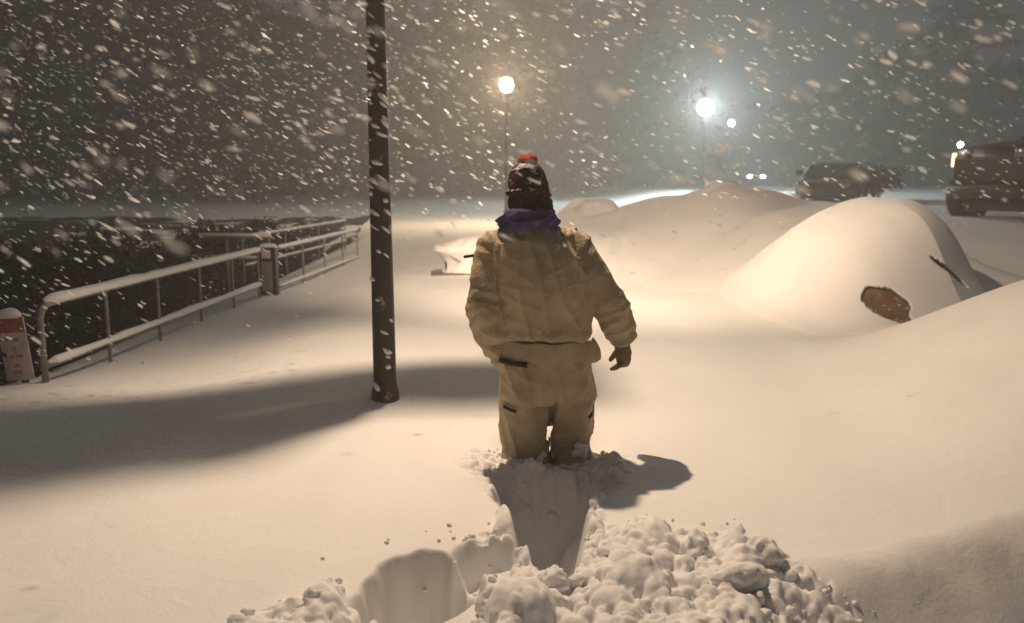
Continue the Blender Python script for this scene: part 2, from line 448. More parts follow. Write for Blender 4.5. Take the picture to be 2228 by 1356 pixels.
def car_shell(bm, prof, w, cab_in=.14, wl=.9):
    """side profile (y,z) list closed, lofted over the width with tumblehome above the waist line wl"""
    st = [(-1, .94), (-.93, 1.0), (-.5, 1.0), (0, 1.005), (.5, 1.0), (.93, 1.0), (1, .94)]
    rows = []
    cy = sum(p[0] for p in prof) / len(prof)
    for s, k in st:
        row = []
        for (y, z) in prof:
            inn = cab_in * max(0, (z - wl)) / .55
            row.append(bm.verts.new((s * (w / 2 - inn), cy + (y - cy) * k, z if k >= 1 else z - (z - .5) * .05)))
        rows.append(row)
    n = len(prof)
    for a, b in zip(rows[:-1], rows[1:]):
        for j in range(n):
            bm.faces.new((a[j], a[(j + 1) % n], b[(j + 1) % n], b[j]))
    bm.faces.new(rows[0][::-1]); bm.faces.new(rows[-1])
    bmesh.ops.recalc_face_normals(bm, faces=bm.faces[:])

SEDAN = [(0.02, .28), (-.02, .5), (.03, .68), (.12, .78), (1.05, .90), (1.75, 1.36), (2.2, 1.44), (3.0, 1.43), (3.75, 1.06), (4.3, 1.0), (4.42, .9), (4.42, .45), (4.35, .28)]
SUVP = [(0.05, .42), (-.02, .62), (.0, .95), (.12, 1.10), (1.25, 1.22), (1.95, 1.78), (2.5, 1.86), (4.3, 1.83), (4.72, 1.2), (4.78, .9), (4.75, .42)]

def wheel(parent, x, y, r, w, side):
    bm = bmesh.new()
    prof = [(r * .62, -w / 2), (r * .9, -w / 2), (r, -w * .3), (r, w * .3), (r * .9, w / 2), (r * .62, w / 2)]
    seg = 28; rings = []
    for rr, t in prof:
        rings.append([bm.verts.new((x + t, y + rr * math.cos(2 * math.pi * j / seg), r + rr * math.sin(2 * math.pi * j / seg))) for j in range(seg)])
    for a in range(len(prof)):
        b = (a + 1) % len(prof)
        for j in range(seg):
            bm.faces.new((rings[a][j], rings[a][(j + 1) % seg], rings[b][(j + 1) % seg], rings[b][j]))
    bmesh.ops.recalc_face_normals(bm, faces=bm.faces[:])
    t = obj('wheel', bm, M_TYRE, parent)
    bm = bmesh.new()
    c0 = Vector((x + side * w * .1, y, r)); d = Vector((side, 0, 0))
    add_tube(bm, [c0 - d * w * .3, c0 + d * w * .2, c0 + d * w * .33], [r * .63, r * .63, r * .45], 24)
    obj('hub', bm, M_HUB, t)
    return t

def car(name, loc, rz, prof, w, label, paint=M_CARD, lit=False, wr=.34, wl=.9, group=None, dark_glass=True, mirror=True, lightz=.70, wheels=True, wy=.85):
    t = empty(name, loc, rz, label, 'car', group)
    bm = bmesh.new(); car_shell(bm, prof, w, wl=wl)
    body = obj('body', bm, paint, t, smooth=False)
    bv = body.modifiers.new('b', 'BEVEL'); bv.width = .05; bv.segments = 2; bv.limit_method = 'ANGLE'; bv.angle_limit = R(25)
    # windscreen laid on the slope, side glass
    i = [k for k in range(len(prof) - 1) if prof[k + 1][1] - prof[k][1] > .3 and prof[k][1] > .85][0]
    (ya, za), (yb, zb) = prof[i], prof[i + 1]
    nrm = Vector((0, -(zb - za), yb - ya)).normalized() * .012
    bm = bmesh.new()
    q = []
    for f, g in ((.10, .82), (.92, .80)):
        y = ya + (yb - ya) * f; z = za + (zb - za) * f
        hw = (w / 2 - .14 * max(0, z - wl) / .55) * g * 1.08
        q.append([bm.verts.new(Vector((-hw, y, z)) + nrm), bm.verts.new(Vector((hw, y, z)) + nrm)])
    bm.faces.new((q[0][0], q[0][1], q[1][1], q[1][0]))
    obj('windscreen', bm, M_GLASS, t)
    top = max(p[1] for p in prof)
    yr = [p[0] for p in prof if p[1] > top - .05]
    for s in (-1, 1):
        bm = bmesh.new()
        z0, z1 = wl + .08, top - .1
        def hx(z): return s * (w / 2 - .14 * max(0, z - wl) / .55 + .012)
        vs = [bm.verts.new((hx(z0), ya + .35, z0)), bm.verts.new((hx(z0), max(yr) + .3, z0)), bm.verts.new((hx(z1), max(yr) - .05, z1)), bm.verts.new((hx(z1), min(yr) - .05, z1))]
        bm.faces.new(vs if s > 0 else vs[::-1])
        obj('side_window', bm, M_GLASS, t)
        bm = bmesh.new()
        add_box(bm, (s * (w / 2 - .30) - .13, -.045, lightz - .07), (s * (w / 2 - .30) + .13, .1, lightz + .07)); bevel_all(bm, .03)
        obj('headlight', bm, M_HEAD if lit else M_LENS, t)
        if mirror:
            bm = bmesh.new()
            add_box(bm, (s * (w / 2 + .02) + (-.0 if s > 0 else -.2), ya + .42, wl + .12), (s * (w / 2 + .02) + (.2 if s > 0 else .0), ya + .56, wl + .30)); bevel_all(bm, .04)
            obj('mirror', bm, M_DARKM, t)
    bm = bmesh.new(); add_box(bm, (-w * .47, -.11, .36), (w * .47, .12, .56)); bevel_all(bm, .05)
    obj('bumper', bm, M_DARKM, t)
    if wheels:
        L = prof[-1][0]
        for s in (-1, 1):
            for y in (wy, L - .9):
                wheel(t, s * (w / 2 - .08), y, wr, .22, s)
    return t

# nearest buried car: the drift over it left one hole and one slit open
t = empty('buried_car', (3.42, 7.05, 0), 0, 'nearest car buried under smooth snow with a brown patch showing at its front', 'car', 'cars buried under drifted snow')
cov = link('snow_cover', mound_mesh('snow_cover', 1.6, 5.1, 5.4, 10.8, b1, .011, hole1), M_SNOW, None)
cov.data.transform(Matrix.Translation((-3.42, -7.05, 0))); cov.parent = t
so = cov.modifiers.new('thick', 'SOLIDIFY'); so.thickness = .022; so.offset = -1
bm = bmesh.new(); car_shell(bm, [(y * .5 + .45, z * .62) for y, z in SEDAN], 1.0, wl=.8); bmesh.ops.translate(bm, verts=bm.verts, vec=(.42, 0, 0))
bodyo = obj('body', bm, M_CARB, t, False)
bv = bodyo.modifiers.new('b', 'BEVEL'); bv.width = .05; bv.segments = 2; bv.limit_method = 'ANGLE'; bv.angle_limit = R(25)
def patch(name, k, dz, fn, m):
    """body panel that follows the curve of the drift a little below its surface"""
    ax = np.arange(2.6, 4.3, .02); ay = np.arange(5.9, 7.8, .02)
    MX, MY = np.meshgrid(ax, ay); b = b1(MX, MY); z = H0(MX, MY) + b
    c = lambda q: (q[:-1, :-1] + q[1:, 1:]) / 2
    keep = fn(c(MX), c(MY), c(z)) & (c(b) > .002)
    o = link(name, grid_mesh(name, ax, ay + .012, z - dz + .012 * wav(MX, MY, 9, 86), keep), m)
    o.data.transform(Matrix.Translation((-3.42, -7.05, 0))); o.parent = t
    sd = o.modifiers.new('t', 'SOLIDIFY'); sd.thickness = .02; sd.offset = -1
    return o
patch('fender_panel', 0, .045, lambda x, y, z: rot_ell(x, z, 3.10, .71, .30, .19, -.12) < 1, M_CARB)
patch('wing_panel', 1, .05, lambda x, y, z: rot_ell(x, z, 3.88, .90, .32, .09, -.62) < 1, M_DARKM)

o = link('snow_mound', mound_mesh('snow_mound', .6, 7.2, 8.2, 16.6, b2, .05), M_SNOW)
tag(o, 'broad soft snow mound directly behind the nearest buried car', 'snow mound')
o = link('snow_mound', mound_mesh('snow_mound', .6, 6.4, 12.8, 19.0, b3, .05), M_SNOW)
tag(o, 'snow mound with a sharp lit crest under the pale street lamp', 'snow mound')
o = link('snow_mound', mound_mesh('snow_mound', .4, 2.6, 13.8, 18.4, b4, .04), M_SNOW)
tag(o, 'small round snow mound just right of the walker\'s head', 'snow mound')

# low snow heaped bench left of the walker
by_ = 11.0; zb = gz(-.6, by_)
t = empty('snowy_bench', (-.45, by_, zb), R(6), 'low bench heaped with snow, half hidden behind the walker\'s left shoulder', 'bench')
bm = bmesh.new(); add_box(bm, (-.66, -.22, -.02), (.66, .26, .012)); bevel_all(bm, .004); obj('base_plank', bm, M_RAIL, t)
bm = bmesh.new(); add_box(bm, (-.50, -.12, .27), (.55, .12, .30)); bevel_all(bm, .01); obj('seat', bm, M_BARK, t)
for s_ in (-.42, .42):
    bm = bmesh.new(); add_box(bm, (s_ - .05, -.12, .03), (s_ + .05, .18, .26)); bevel_all(bm, .01); obj('leg', bm, M_BARK, t)
bm = bmesh.new()
add_rings(bm, [(.05, 0, .01, .57, .26), (.06, 0, .12, .53, .24), (.05, 0, .24, .55, .25), (.03, 0, .32, .66, .30), (.06, 0, .38, .66, .30), (.14, 0, .45, .52, .25), (.2, 0, .50, .40, .18), (.22, 0, .52, .15, .08)], 36, 2.4)
mm = remeshed(bm, .02, 4); displace(mm, lambda c, n: .03 * noise.noise(c * 3) + .012 * noise.noise(c * 9))
link('snow_cover', mm, M_SNOW, t)

# snow capped box below the pale street lamp
zb = gz(4.55, 18.9)
t = empty('utility_box', (4.9, 19.0, zb), R(-10), 'snow capped grey utility box poking over the drift below the pale street lamp', 'utility box')
hb = 1.64 - zb
bm = bmesh.new(); add_box(bm, (-.34, -.25, -.3), (.34, .25, hb)); bevel_all(bm, .02); obj('case', bm, M_RAIL, t)
bm = bmesh.new(); add_box(bm, (-.29, -.27, .1), (.29, -.255, hb - .06)); bevel_all(bm, .005); obj('door', bm, M_RAIL, t)
bm = bmesh.new(); add_rings(bm, [(0, 0, hb - .02, .36, .28), (0, 0, hb + .05, .39, .31), (0, 0, hb + .11, .32, .26), (0, 0, hb + .14, .12, .1)], 24, 2.8); obj('snow_cap', bm, M_SNOW, t)

# ------------------------------------------------------------------ vehicles
zz = gz(9.6, 16.4) - .08
suv = car('parked_suv', (9.55, 16.3, zz), R(-80), SUVP, 1.9, 'tall dark car cut off at the right edge with one headlight lit', lit=False, wr=.42, wl=1.15, lightz=.98, wy=.36)
suv.scale = (1.2, 1.2, 1.45); suv.location.z -= .06
bm = bmesh.new(); add_box(bm, (-.66, .2, .2), (.66, 4.6, .5)); obj('sill', bm, M_DARKM, suv, False)
hl = [c for c in suv.children if c.name.startswith('headlight')]
for h in hl: h.data.materials.clear(); h.data.materials.append(M_LENS)
bm = bmesh.new(); add_ball(bm, (-.62, -.10, 1.13), (.045, .04, .04)); obj('headlamp_bulb', bm, M_HEAD, suv)
bm = bmesh.new(); add_box(bm, (-.98, .03, .82), (-.90, .16, 1.02)); bevel_all(bm, .02); obj('marker_light', bm, M_AMBER, suv)
bm = bmesh.new()
add_rings(bm, [(0, .75, 1.15, .8, .55), (0, .75, 1.22, .8, .58), (0, .8, 1.28, .6, .4), (0, .8, 1.30, .2, .15)], 24, 2.6)
t = car('parked_car', (9.7, 25.2, gz(9.9, 25) - .18), R(-28), SEDAN, 1.8, 'dark parked car faded by blowing snow, right of the oncoming headlights')
far = car('oncoming_car', (16.5, 55, gz(16.5, 55)), R(10), SEDAN, 1.55, 'far oncoming car seen as two white headlights', lit=True, mirror=False)

# ------------------------------------------------------------------ lamp post near the walker
PX, PY = -.735, 4.53
pz = gz(PX, PY)
t = empty('lamp_post', (PX, PY, pz), 0, 'dark snow spattered lamp post standing left of the walker, its lamp above the frame', 'lamp post', 'street lamps')
bm = bmesh.new()
lathe(bm, [(.085, -.45), (.085, -.02), (.079, .03), (.066, .10), (.064, .5), (.056, 1.5), (.046, 2.8), (.042, 3.34), (.042, 3.345)], 24)
obj('pole', bm, M_POLE, t)
LZ = 3.95                                        # light source above the pole top, local height
LX, LY = .12, .16
# added unseen plate, outline shaped to throw the shadow band round the post
band = [(.55, 4.44), (-.2, 4.36), (-.70, 4.36), (-1.25, 4.10), (-1.75, 3.70), (-2.5, 3.05), (-3.6, 2.2), (-4.2, 3.4), (-3.2, 4.35), (-2.4, 4.62), (-1.7, 4.68), (-1.1, 5.05), (-.6, 5.30), (.0, 5.36), (.55, 5.38)]
kz = .15
bm = bmesh.new()
lo_, hi_ = [], []
for (x, y) in band:
    px_ = (PX + LX) + (x - PX - LX) * kz - PX; py_ = (PY + LY) + (y - PY - LY) * kz - PY
    zq = LZ * (1 - kz) 
    lo_.append(bm.verts.new((px_, py_, zq - .012))); hi_.append(bm.verts.new((px_, py_, zq + .012)))
bm.faces.new(lo_); bm.faces.new(hi_[::-1])
for j in range(len(band)):
    q = (j + 1) % len(band); bm.faces.new((lo_[j], lo_[q], hi_[q], hi_[j]))
bmesh.ops.recalc_face_normals(bm, faces=bm.faces[:])
obj('shadow_plate', bm, M_POLE, t, False)
bm = bmesh.new(); add_tube(bm, [(0, 0, LZ * (1 - kz) - .02), (-.06, -.0, LZ * .9), (-.10, .05, LZ + .14), (LX - .02, LY, LZ + .17)], [.03, .02, .02, .02], 10)
obj('arm', bm, M_POLE, t)
bm = bmesh.new()
add_rings(bm, [(LX, LY, LZ + .06, .20, .20), (LX, LY, LZ + .10, .21, .21), (LX, LY, LZ + .17, .15, .15), (LX, LY, LZ + .21, .05, .05)], 24)
hd = obj('lamp_head', bm, M_DARKM, t)
bm = bmesh.new(); add_rings(bm, [(LX, LY, LZ + .035, .06, .06), (LX, LY, LZ + .055, .12, .12)], 20)
obj('lens', bm, M_LWARM, hd)
# added blocker dimming the railing side, added flood head brightening the mounds
bm = bmesh.new(); rows = []
for j in range(13):
    a = R(98 + j * 8); rows.append([bm.verts.new((LX + rr * math.cos(a), LY + rr * math.sin(a), z)) for rr, z in ((.125, LZ + .09), (.135, LZ - .20), (.145, LZ - .20), (.135, LZ + .09))])
for a_, b_ in zip(rows[:-1], rows[1:]):
    for k in range(4): bm.faces.new((a_[k], a_[(k + 1) % 4], b_[(k + 1) % 4], b_[k]))
bm.faces.new(rows[0][::-1]); bm.faces.new(rows[-1]); bmesh.ops.recalc_face_normals(bm, faces=bm.faces[:])
obj('side_blocker', bm, M_DARKM, hd)
bm = bmesh.new(); add_tube(bm, [(LX, LY, LZ + .15), (LX + .12, LY + .10, LZ + .13)], .02, 10); add_box(bm, (LX + .05, LY + .06, LZ - .05), (LX + .25, LY + .16, LZ + .13))
fl = obj('added_flood', bm, M_DARKM, t, False)  # added housing for the extra light on the mounds, out of view
bm = bmesh.new(); add_box(bm, (LX + .07, LY + .163, LZ - .03), (LX + .23, LY + .168, LZ + .10)); obj('lens', bm, M_LWARM, fl, False)
# snow plastered on the windward side of the pole, blown in streaks
bm = bmesh.new()
for k in range(60):
    z = random.uniform(.05, 2.9); a = random.uniform(-2.7, -.4)
    r = .066 - .007 * z
    ln = random.uniform(.02, .075); sl = random.uniform(-.9, -.3)
    pts = []
    for q in range(4):
        f = q / 3 - .5
        aa = a + f * ln / r
        pts.append((r * math.cos(aa), r * math.sin(aa), z + sl * f * ln))
    wdt = random.uniform(.006, .017)
    add_tube(bm, pts, [wdt * .4, wdt, wdt * .9, wdt * .3], 6)
sp = structure(obj('stuck_snow', bm, M_SNOWC, t), 'stuff')

def post_lamp(loc, h, label, glow, rglob, power, col, globe=True, rp=.06):
    x, y = loc; z0 = gz(x, y)
    t = empty('street_lamp', (x, y, z0), 0, label, 'street lamp', 'street lamps')
    zt = h - z0
    bm = bmesh.new(); lathe(bm, [(rp * 1.7, -.3), (rp * 1.7, .25), (rp, .4), (rp * .7, zt - rglob * 1.05), (rp * 1.2, zt - rglob)], 16)
    obj('pole', bm, M_DARKM, t)
    bm = bmesh.new()
    if globe:
        add_rings(bm, [(0, 0, zt - rglob, rglob * .45, rglob * .45), (0, 0, zt - rglob * .7, rglob * .78, rglob * .78), (0, 0, zt, rglob, rglob), (0, 0, zt + rglob * .6, rglob * .85, rglob * .85), (0, 0, zt + rglob, rglob * .5, rglob * .5)], 24)
    else:
        add_ball(bm, (0, 0, zt), rglob, 3)
    obj('globe', bm, glow, t)
    bm = bmesh.new(); add_rings(bm, [(0, 0, zt + rglob * .98, rglob * .6, rglob * .6), (0, 0, zt + rglob * 1.12, rglob * .5, rglob * .5), (0, 0, zt + rglob * 1.3, .03, .03)], 20)
    obj('cap', bm, M_DARKM, t)
    l = bpy.data.lights.new('street_light', 'POINT'); l.energy = power; l.color = col; l.shadow_soft_size = rglob * 1.02
    lo = bpy.data.objects.new('street_light', l); C.objects.link(lo); lo.location = (x, y - rglob * 1.4, z0 + zt)
    return t
post_lamp((-.16, 24), 4.52, 'warm globe street lamp on a post behind the walker\'s hat', M_LWARM, .195, 1000, (1, .72, .42))
post_lamp((7.95, 34), 4.80, 'large pale greenish white street lamp glowing in the haze', M_LCOOL, .31, 2600, (.80, 1, .97), rp=.03)
post_lamp((16.0, 60), 6.08, 'tiny white far street lamp just below the large pale one', M_LCOOL, .2, 200, (.9, 1, .95))

# ------------------------------------------------------------------ railings
def snow_on(bm, a, b, r, n=14, seed=0):
    a = Vector(a); b = Vector(b)
    pts = []; rad = []
    for k in range(n + 1):
        f = k / n; p = a.lerp(b, f)
        h = r * (1 + .22 * noise.noise(p * 3.1 + Vector((seed, 0, 0))) + .15 * noise.noise(p * 9 + Vector((seed, 0, 0))))
        pts.append(p + Vector((0, 0, h * .45))); rad.append((h * .85, h))
    rad[0] = (r * .4, r * .4); rad[-1] = (r * .4, r * .4)
    add_tube(bm, pts, rad, 10, True)

def railing(p0, p1, ztop, zlow, posts, label, rail=.021, cap=.034, group='railings along the drop', curved=True):
    (x0, y0), (x1, y1) = p0, p1
    t = empty('railing', (x0, y0, 0), 0, label, 'railing', group)
    def P(f, z): return Vector(((x1 - x0) * f, (y1 - y0) * f, z))
    L = math.hypot(x1 - x0, y1 - y0)
    bm = bmesh.new()
    pts = [P(0, gz(x0, y0) - .35), P(0, ztop - .09), P(.02 / L, ztop - .045), P(.05 / L, ztop - .015), P(.10 / L, ztop), P(1, ztop)] if curved else [P(0, ztop), P(1, ztop)]
    add_tube(bm, pts, rail, 12)
    obj('top_rail', bm, M_RAIL, t)
    bm = bmesh.new(); add_tube(bm, [P(.02 / L, zlow), P(1, zlow)], rail * .9, 10); obj('lower_rail', bm, M_RAIL, t)
    for f in posts:
        bm = bmesh.new(); add_tube(bm, [P(f, gz(x0 + (x1 - x0) * f, y0 + (y1 - y0) * f) - .3), P(f, ztop - .015)], rail * .62, 10)
        obj('post', bm, M_RAIL, t)
    bm = bmesh.new(); snow_on(bm, P(.07 / L, ztop + rail * .3), P(1, ztop + rail * .3), cap, 40, x0)
    obj('snow_cap', bm, M_SNOW, t)
    bm = bmesh.new(); snow_on(bm, P(.05 / L, zlow + rail * .3), P(1, zlow + rail * .3), cap * .8, 40, y0)
    obj('snow_cap', bm, M_SNOW, t)
    return t
railing((-3.02, 5.07), (-2.94, 9.35), .93, .53, [.19, .385, .59, .79, .985], 'nearest snow capped metal railing with a rounded corner at the left edge', cap=.04)
railing((-2.92, 9.95), (-2.72, 14.2), .90, .42, [.0, .25, .5, .75, .99], 'further snow capped railing running on behind the grey panelled post', curved=False, cap=.03)
railing((-3.55, 10.6), (-3.2, 15.5), 1.0, .62, [.0, .33, .66, .99], 'far inner railing seen thin behind the second railing', curved=False, cap=.022, rail=.018)
railing((-4.15, 10.15), (-2.98, 9.95), 1.05, .78, [.02, .5, .98], 'short railing turning left toward the dark bank at the panelled post', curved=False, cap=.03)
t = empty('panelled_post', (-2.93, 9.65, 0), 0, 'wide grey panelled post standing where the two railings meet', 'post')
zb = gz(-2.93, 9.65)
bm = bmesh.new(); add_box(bm, (-.10, -.07, zb - .3), (.10, .07, .95)); bevel_all(bm, .012); obj('case', bm, M_DARKM, t)
bm = bmesh.new(); add_box(bm, (-.07, -.083, zb + .05), (.06, -.071, .78)); bevel_all(bm, .004); obj('panel', bm, M_RAIL, t)
bm = bmesh.new(); add_box(bm, (-.06, -.083, .82), (.05, -.071, .92)); bevel_all(bm, .004); obj('label_plate', bm, M_SIGNW, t)
bm = bmesh.new(); add_rings(bm, [(0, 0, .945, .10, .065), (0, 0, .96, .105, .07), (0, 0, .985, .08, .05), (0, 0, .995, .03, .02)], 16, 3); obj('snow_cap', bm, M_SNOW, t)

# red and white sign
t = empty('sign', (-3.225, 5.15, 0), R(8), 'narrow white sign with a red header standing at the left edge by the railing', 'sign')
zb = gz(-3.2, 5.15)
Mt = Matrix.Rotation(R(-5), 4, 'Y')
bm = bmesh.new(); add_box(bm, (-.085, -.006, zb + .02), (.085, .006, .845)); bevel_all(bm, .004); bmesh.ops.transform(bm, matrix=Matrix.Translation((0, 0, zb)) @ Mt @ Matrix.Translation((0, 0, -zb)), verts=bm.verts); pnl = obj('panel', bm, M_SIGNW, t)
XF = Matrix.Translation((0, 0, zb)) @ Mt @ Matrix.Translation((0, 0, -zb))
def onpanel(name, x0, x1, z0, z1, m, d=.0025):
    bm = bmesh.new(); add_box(bm, (x0, -.006 - d, z0), (x1, -.0055, z1)); bmesh.ops.transform(bm, matrix=XF, verts=bm.verts)
    return obj(name, bm, m, pnl, False)
onpanel('header', -.082, .082, .745, .842, M_SIGNR)
for zr, ws in ((.685, ((-.05, -.028), (.0, .035))), (.63, ((-.012, .012),)), (.575, ((-.04, -.01), (.0, .045))), (.515, ((-.02, .01),)), (.47, ((-.035, .02),))):
    for a, b in ws: onpanel('mark', a, b, zr, zr + .022, M_SIGNT)
bm = bmesh.new(); add_tube(bm, [(.02, .03, zb - .3), (.0, .03, .80)], .022, 10); obj('post', bm, M_DARKM, t)
bm = bmesh.new(); add_rings(bm, [(-.05, .005, .840, .085, .03), (-.045, .005, .865, .08, .035), (-.035, .005, .893, .05, .022), (-.03, .005, .905, .015, .01)], 18); obj('snow_cap', bm, M_SNOW, t)

# ------------------------------------------------------------------ shrubs and trees
def leaf_cloud(n, fn, size, stretch=1.0):
    V = np.zeros((n * 4, 3)); 
    r = np.random.default_rng(int(n * 13 + size * 1000))
    for k in range(n):
        c = fn(r)
        a = r.normal(size=3); a /= np.linalg.norm(a); b = np.cross(a, r.normal(size=3)); b /= np.linalg.norm(b)
        s = size * r.uniform(.5, 1.4)
        a = a * s * stretch; b = b * s * .5
        V[k * 4:k * 4 + 4] = [c - a * .5 - b * .2, c - b * .5 + a * .05, c + a * .5, c + b * .5 + a * .05]
    return V, np.arange(n * 4).reshape(n, 4)

def shrub_mesh(seed, h, w):
    rr = np.random.default_rng(seed)
    cl = [(rr.uniform(-w, w) * .7, rr.uniform(-w, w) * .7, h * rr.uniform(.2, .85), rr.uniform(.25, .5) * w) for _ in range(15)]
    def fn(r):
        c = cl[r.integers(len(cl))]; d = r.normal(size=3); d /= np.linalg.norm(d)
        return np.array(c[:3]) + d * c[3] * r.uniform(.3, 1.1) ** .5
    V, F = leaf_cloud(6000, fn, .075, 1.3)
    return np_mesh('foliage', V, F)
def stems_mesh(seed, h, w):
    random.seed(seed); bm = bmesh.new()
    for k in range(7):
        a = random.uniform(0, 6.28); r = random.uniform(.3, .8) * w
        add_tube(bm, [(0, 0, -.2), (r * .3 * math.cos(a), r * .3 * math.sin(a), h * .35), (r * math.cos(a), r * math.sin(a), h * random.uniform(.7, .95))], [.03, .02, .006], 6)
    me = bpy.data.meshes.new('stem'); bm.to_mesh(me); bm.free(); return me
SH = [(shrub_mesh(s, 2.4, 1.0), stems_mesh(s, 2.4, 1.0)) for s in (1, 2, 3)]
sh = [(-4.15, 5.3, 0), (-4.5, 6.9, 1), (-4.3, 8.4, 2), (-5.6, 7.2, 1), (-4.7, 10.2, 0), (-5.9, 9.4, 2), (-4.6, 12.3, 1), (-4.4, 14.5, 2), (-6.2, 12.2, 0), (-5.2, 5.6, 2), (-7.2, 10.6, 1), (-4.25, 3.9, 1)]
names = ['left of the rounded railing corner', 'behind the first railing post', 'behind the middle of the nearest railing', 'low in the dark bank behind the nearest railing', 'beside the panelled post', 'deep in the bank behind the panelled post', 'behind the second railing', 'at the far end of the second railing', 'furthest back in the dark bank', 'at the far left edge of the bank', 'at the back of the bank, far left', 'above the red and white sign']
for k, (x, y, v) in enumerate(sh):
    z = gz(x, y)
    t = empty('shrub', (x, y, z), k * 1.3, 'dark bare-looking bush ' + names[k], 'bush', 'bushes on the bank behind the railings')
    s = (1.28 - z * .0 - z) / 2.4
    s = max(.55, min(1.2, s)); t.scale = (1.0, 1.0, s)
    f = link('foliage', SH[v][0], M_LEAF, t, False) if k < 3 else bpy.data.objects.new('foliage', SH[v][0])
    g = link('stem', SH[v][1], M_BARK, t) if k < 3 else bpy.data.objects.new('stem', SH[v][1])
    if k >= 3:
        C.objects.link(f); f.parent = t; C.objects.link(g); g.parent = t
random.seed(17)

def tree_mesh(seed, h, conifer=True):
    rr = np.random.default_rng(seed); random.seed(seed)
    bm = bmesh.new()
    add_tube(bm, [(0, 0, -.4), (.05, 0, h * .3), (-.05, .05, h * .65), (.0, 0, h * .97)], [.22, .16, .09, .02], 10)
    limbs = []
    for k in range(34):
        z = h * rr.uniform(.12, .93); a = rr.uniform(0, 6.28)
        ln = (h - z) * .36 + .4 if conifer else h * .28 * (1 - abs(z / h - .55)) + .3
        dz = -.18 * ln if conifer else .35 * ln
        e = np.array([math.cos(a) * ln, math.sin(a) * ln, z + dz]); limbs.append((np.array([0, 0, z]), e))
        add_tube(bm, [(0, 0, z), tuple((np.array([0, 0, z]) + e) / 2 + np.array([0, 0, .1])), tuple(e)], [.05, .03, .008], 5)
    tm = bpy.data.meshes.new('trunk'); bm.to_mesh(tm); bm.free()
    def fn(r):
        p, e = limbs[r.integers(len(limbs))]; f = r.uniform(.15, 1.08)
        return p + (e - p) * f + r.normal(size=3) * np.array([.28, .28, .16]) * (1.1 - .5 * f)
    V, F = leaf_cloud(5200, fn, .30, 1.4)
    return tm, np_mesh('crown', V, F)
TR = [tree_mesh(5, 11), tree_mesh(6, 12.5), tree_mesh(7, 10, False)]
tp = [(-21, 27, 0, 'at the far left edge'), (-17.5, 31, 1, 'left of centre of the dark wood'), (-14.5, 26.5, 2, 'in the dark wood above the nearest railing'), (-11.5, 30, 0, 'above the middle of the railings'),
      (-8.4, 27, 1, 'above the panelled post'), (-5.6, 31, 2, 'just left of the lamp post'), (-3, 36, 0, 'just right of the lamp post'), (1.6, 42, 1, 'right of the warm street lamp'),
      (5.2, 47, 2, 'left of the pale street lamp'), (22, 44, 0, 'left of the tall dark car'), (27, 50, 1, 'behind the tall dark car'), (-25, 34, 2, 'furthest left in the wood')]
for k, (x, y, v, lab) in enumerate(tp):
    x *= 1.45; y *= 1.45
    t = empty('tree', (x, y, gz(x, y)), k * 2.1, 'dark tree fading into the snowfall ' + lab, 'tree', 'dark trees in the background')
    s = 1.4 + .16 * math.sin(k * 2.7); t.scale = (s * 1.15, s * 1.15, s)
    for nm, me, m in (('trunk', TR[v][0], M_BARK), ('crown', TR[v][1], M_LEAF2)):
        me.materials.clear(); me.materials.append(m)
        o = bpy.data.objects.new(nm, me); C.objects.link(o); o.parent = t
def wood(r):
    x = r.uniform(-78, 74); top = 13 + 3.5 * math.sin(x * .21) + 2.0 * math.sin(x * .57 + 1) + 1.2 * math.sin(x * 1.3)
    if x > 12: top *= .75
    return np.array([x, 66 + r.normal() * 3 + 10 * math.sin(x * .05), 1 + (top - 1) * r.uniform(0, 1) ** .8])
V, F = leaf_cloud(20000, wood, 1.7, 1.2)
structure(link('far_wood', np_mesh('far_wood', V, F), M_LEAF2, smooth=False), 'stuff')
t = empty('round_shrub', (12.3, 27.5, gz(12.3, 27.5) - .1), 0, 'round dark shrub beside the faded dark parked car', 'shrub')
t.scale = (1.1, 1.1, .58)
o = bpy.data.objects.new('foliage', SH[1][0]); C.objects.link(o); o.parent = t
o = bpy.data.objects.new('stem', SH[1][1]); C.objects.link(o); o.parent = t
random.seed(23)

# ------------------------------------------------------------------ the walker
PYY = 3.60
person = empty('person', (.15, PYY, gz(.15, PYY)), 0, 'person in a baggy tan coverall and dark red-topped knit hat wading away through deep snow', 'person')
OFF = Matrix.Translation((-.15, -PYY, -gz(.15, PYY)))
def place(o):
    o.data.transform(OFF); o.parent = person; return o

SHL, ELL, WRL = Vector((-.075, 3.60, 1.415)), Vector((-.118, 3.53, 1.16)), Vector((-.03, 3.57, .925))
SHR, ELR, WRR = Vector((.275, 3.60, 1.405)), Vector((.43, 3.575, 1.17)), Vector((.508, 3.64, .975))
HIPL, KNL, ANL = Vector((.055, 3.60, .82)), Vector((.06, 3.64, .46)), Vector((.07, 3.58, .10))
HIPR, KNR, ANR = Vector((.262, 3.60, .82)), Vector((.28, 3.72, .48)), Vector((.275, 3.54, .12))

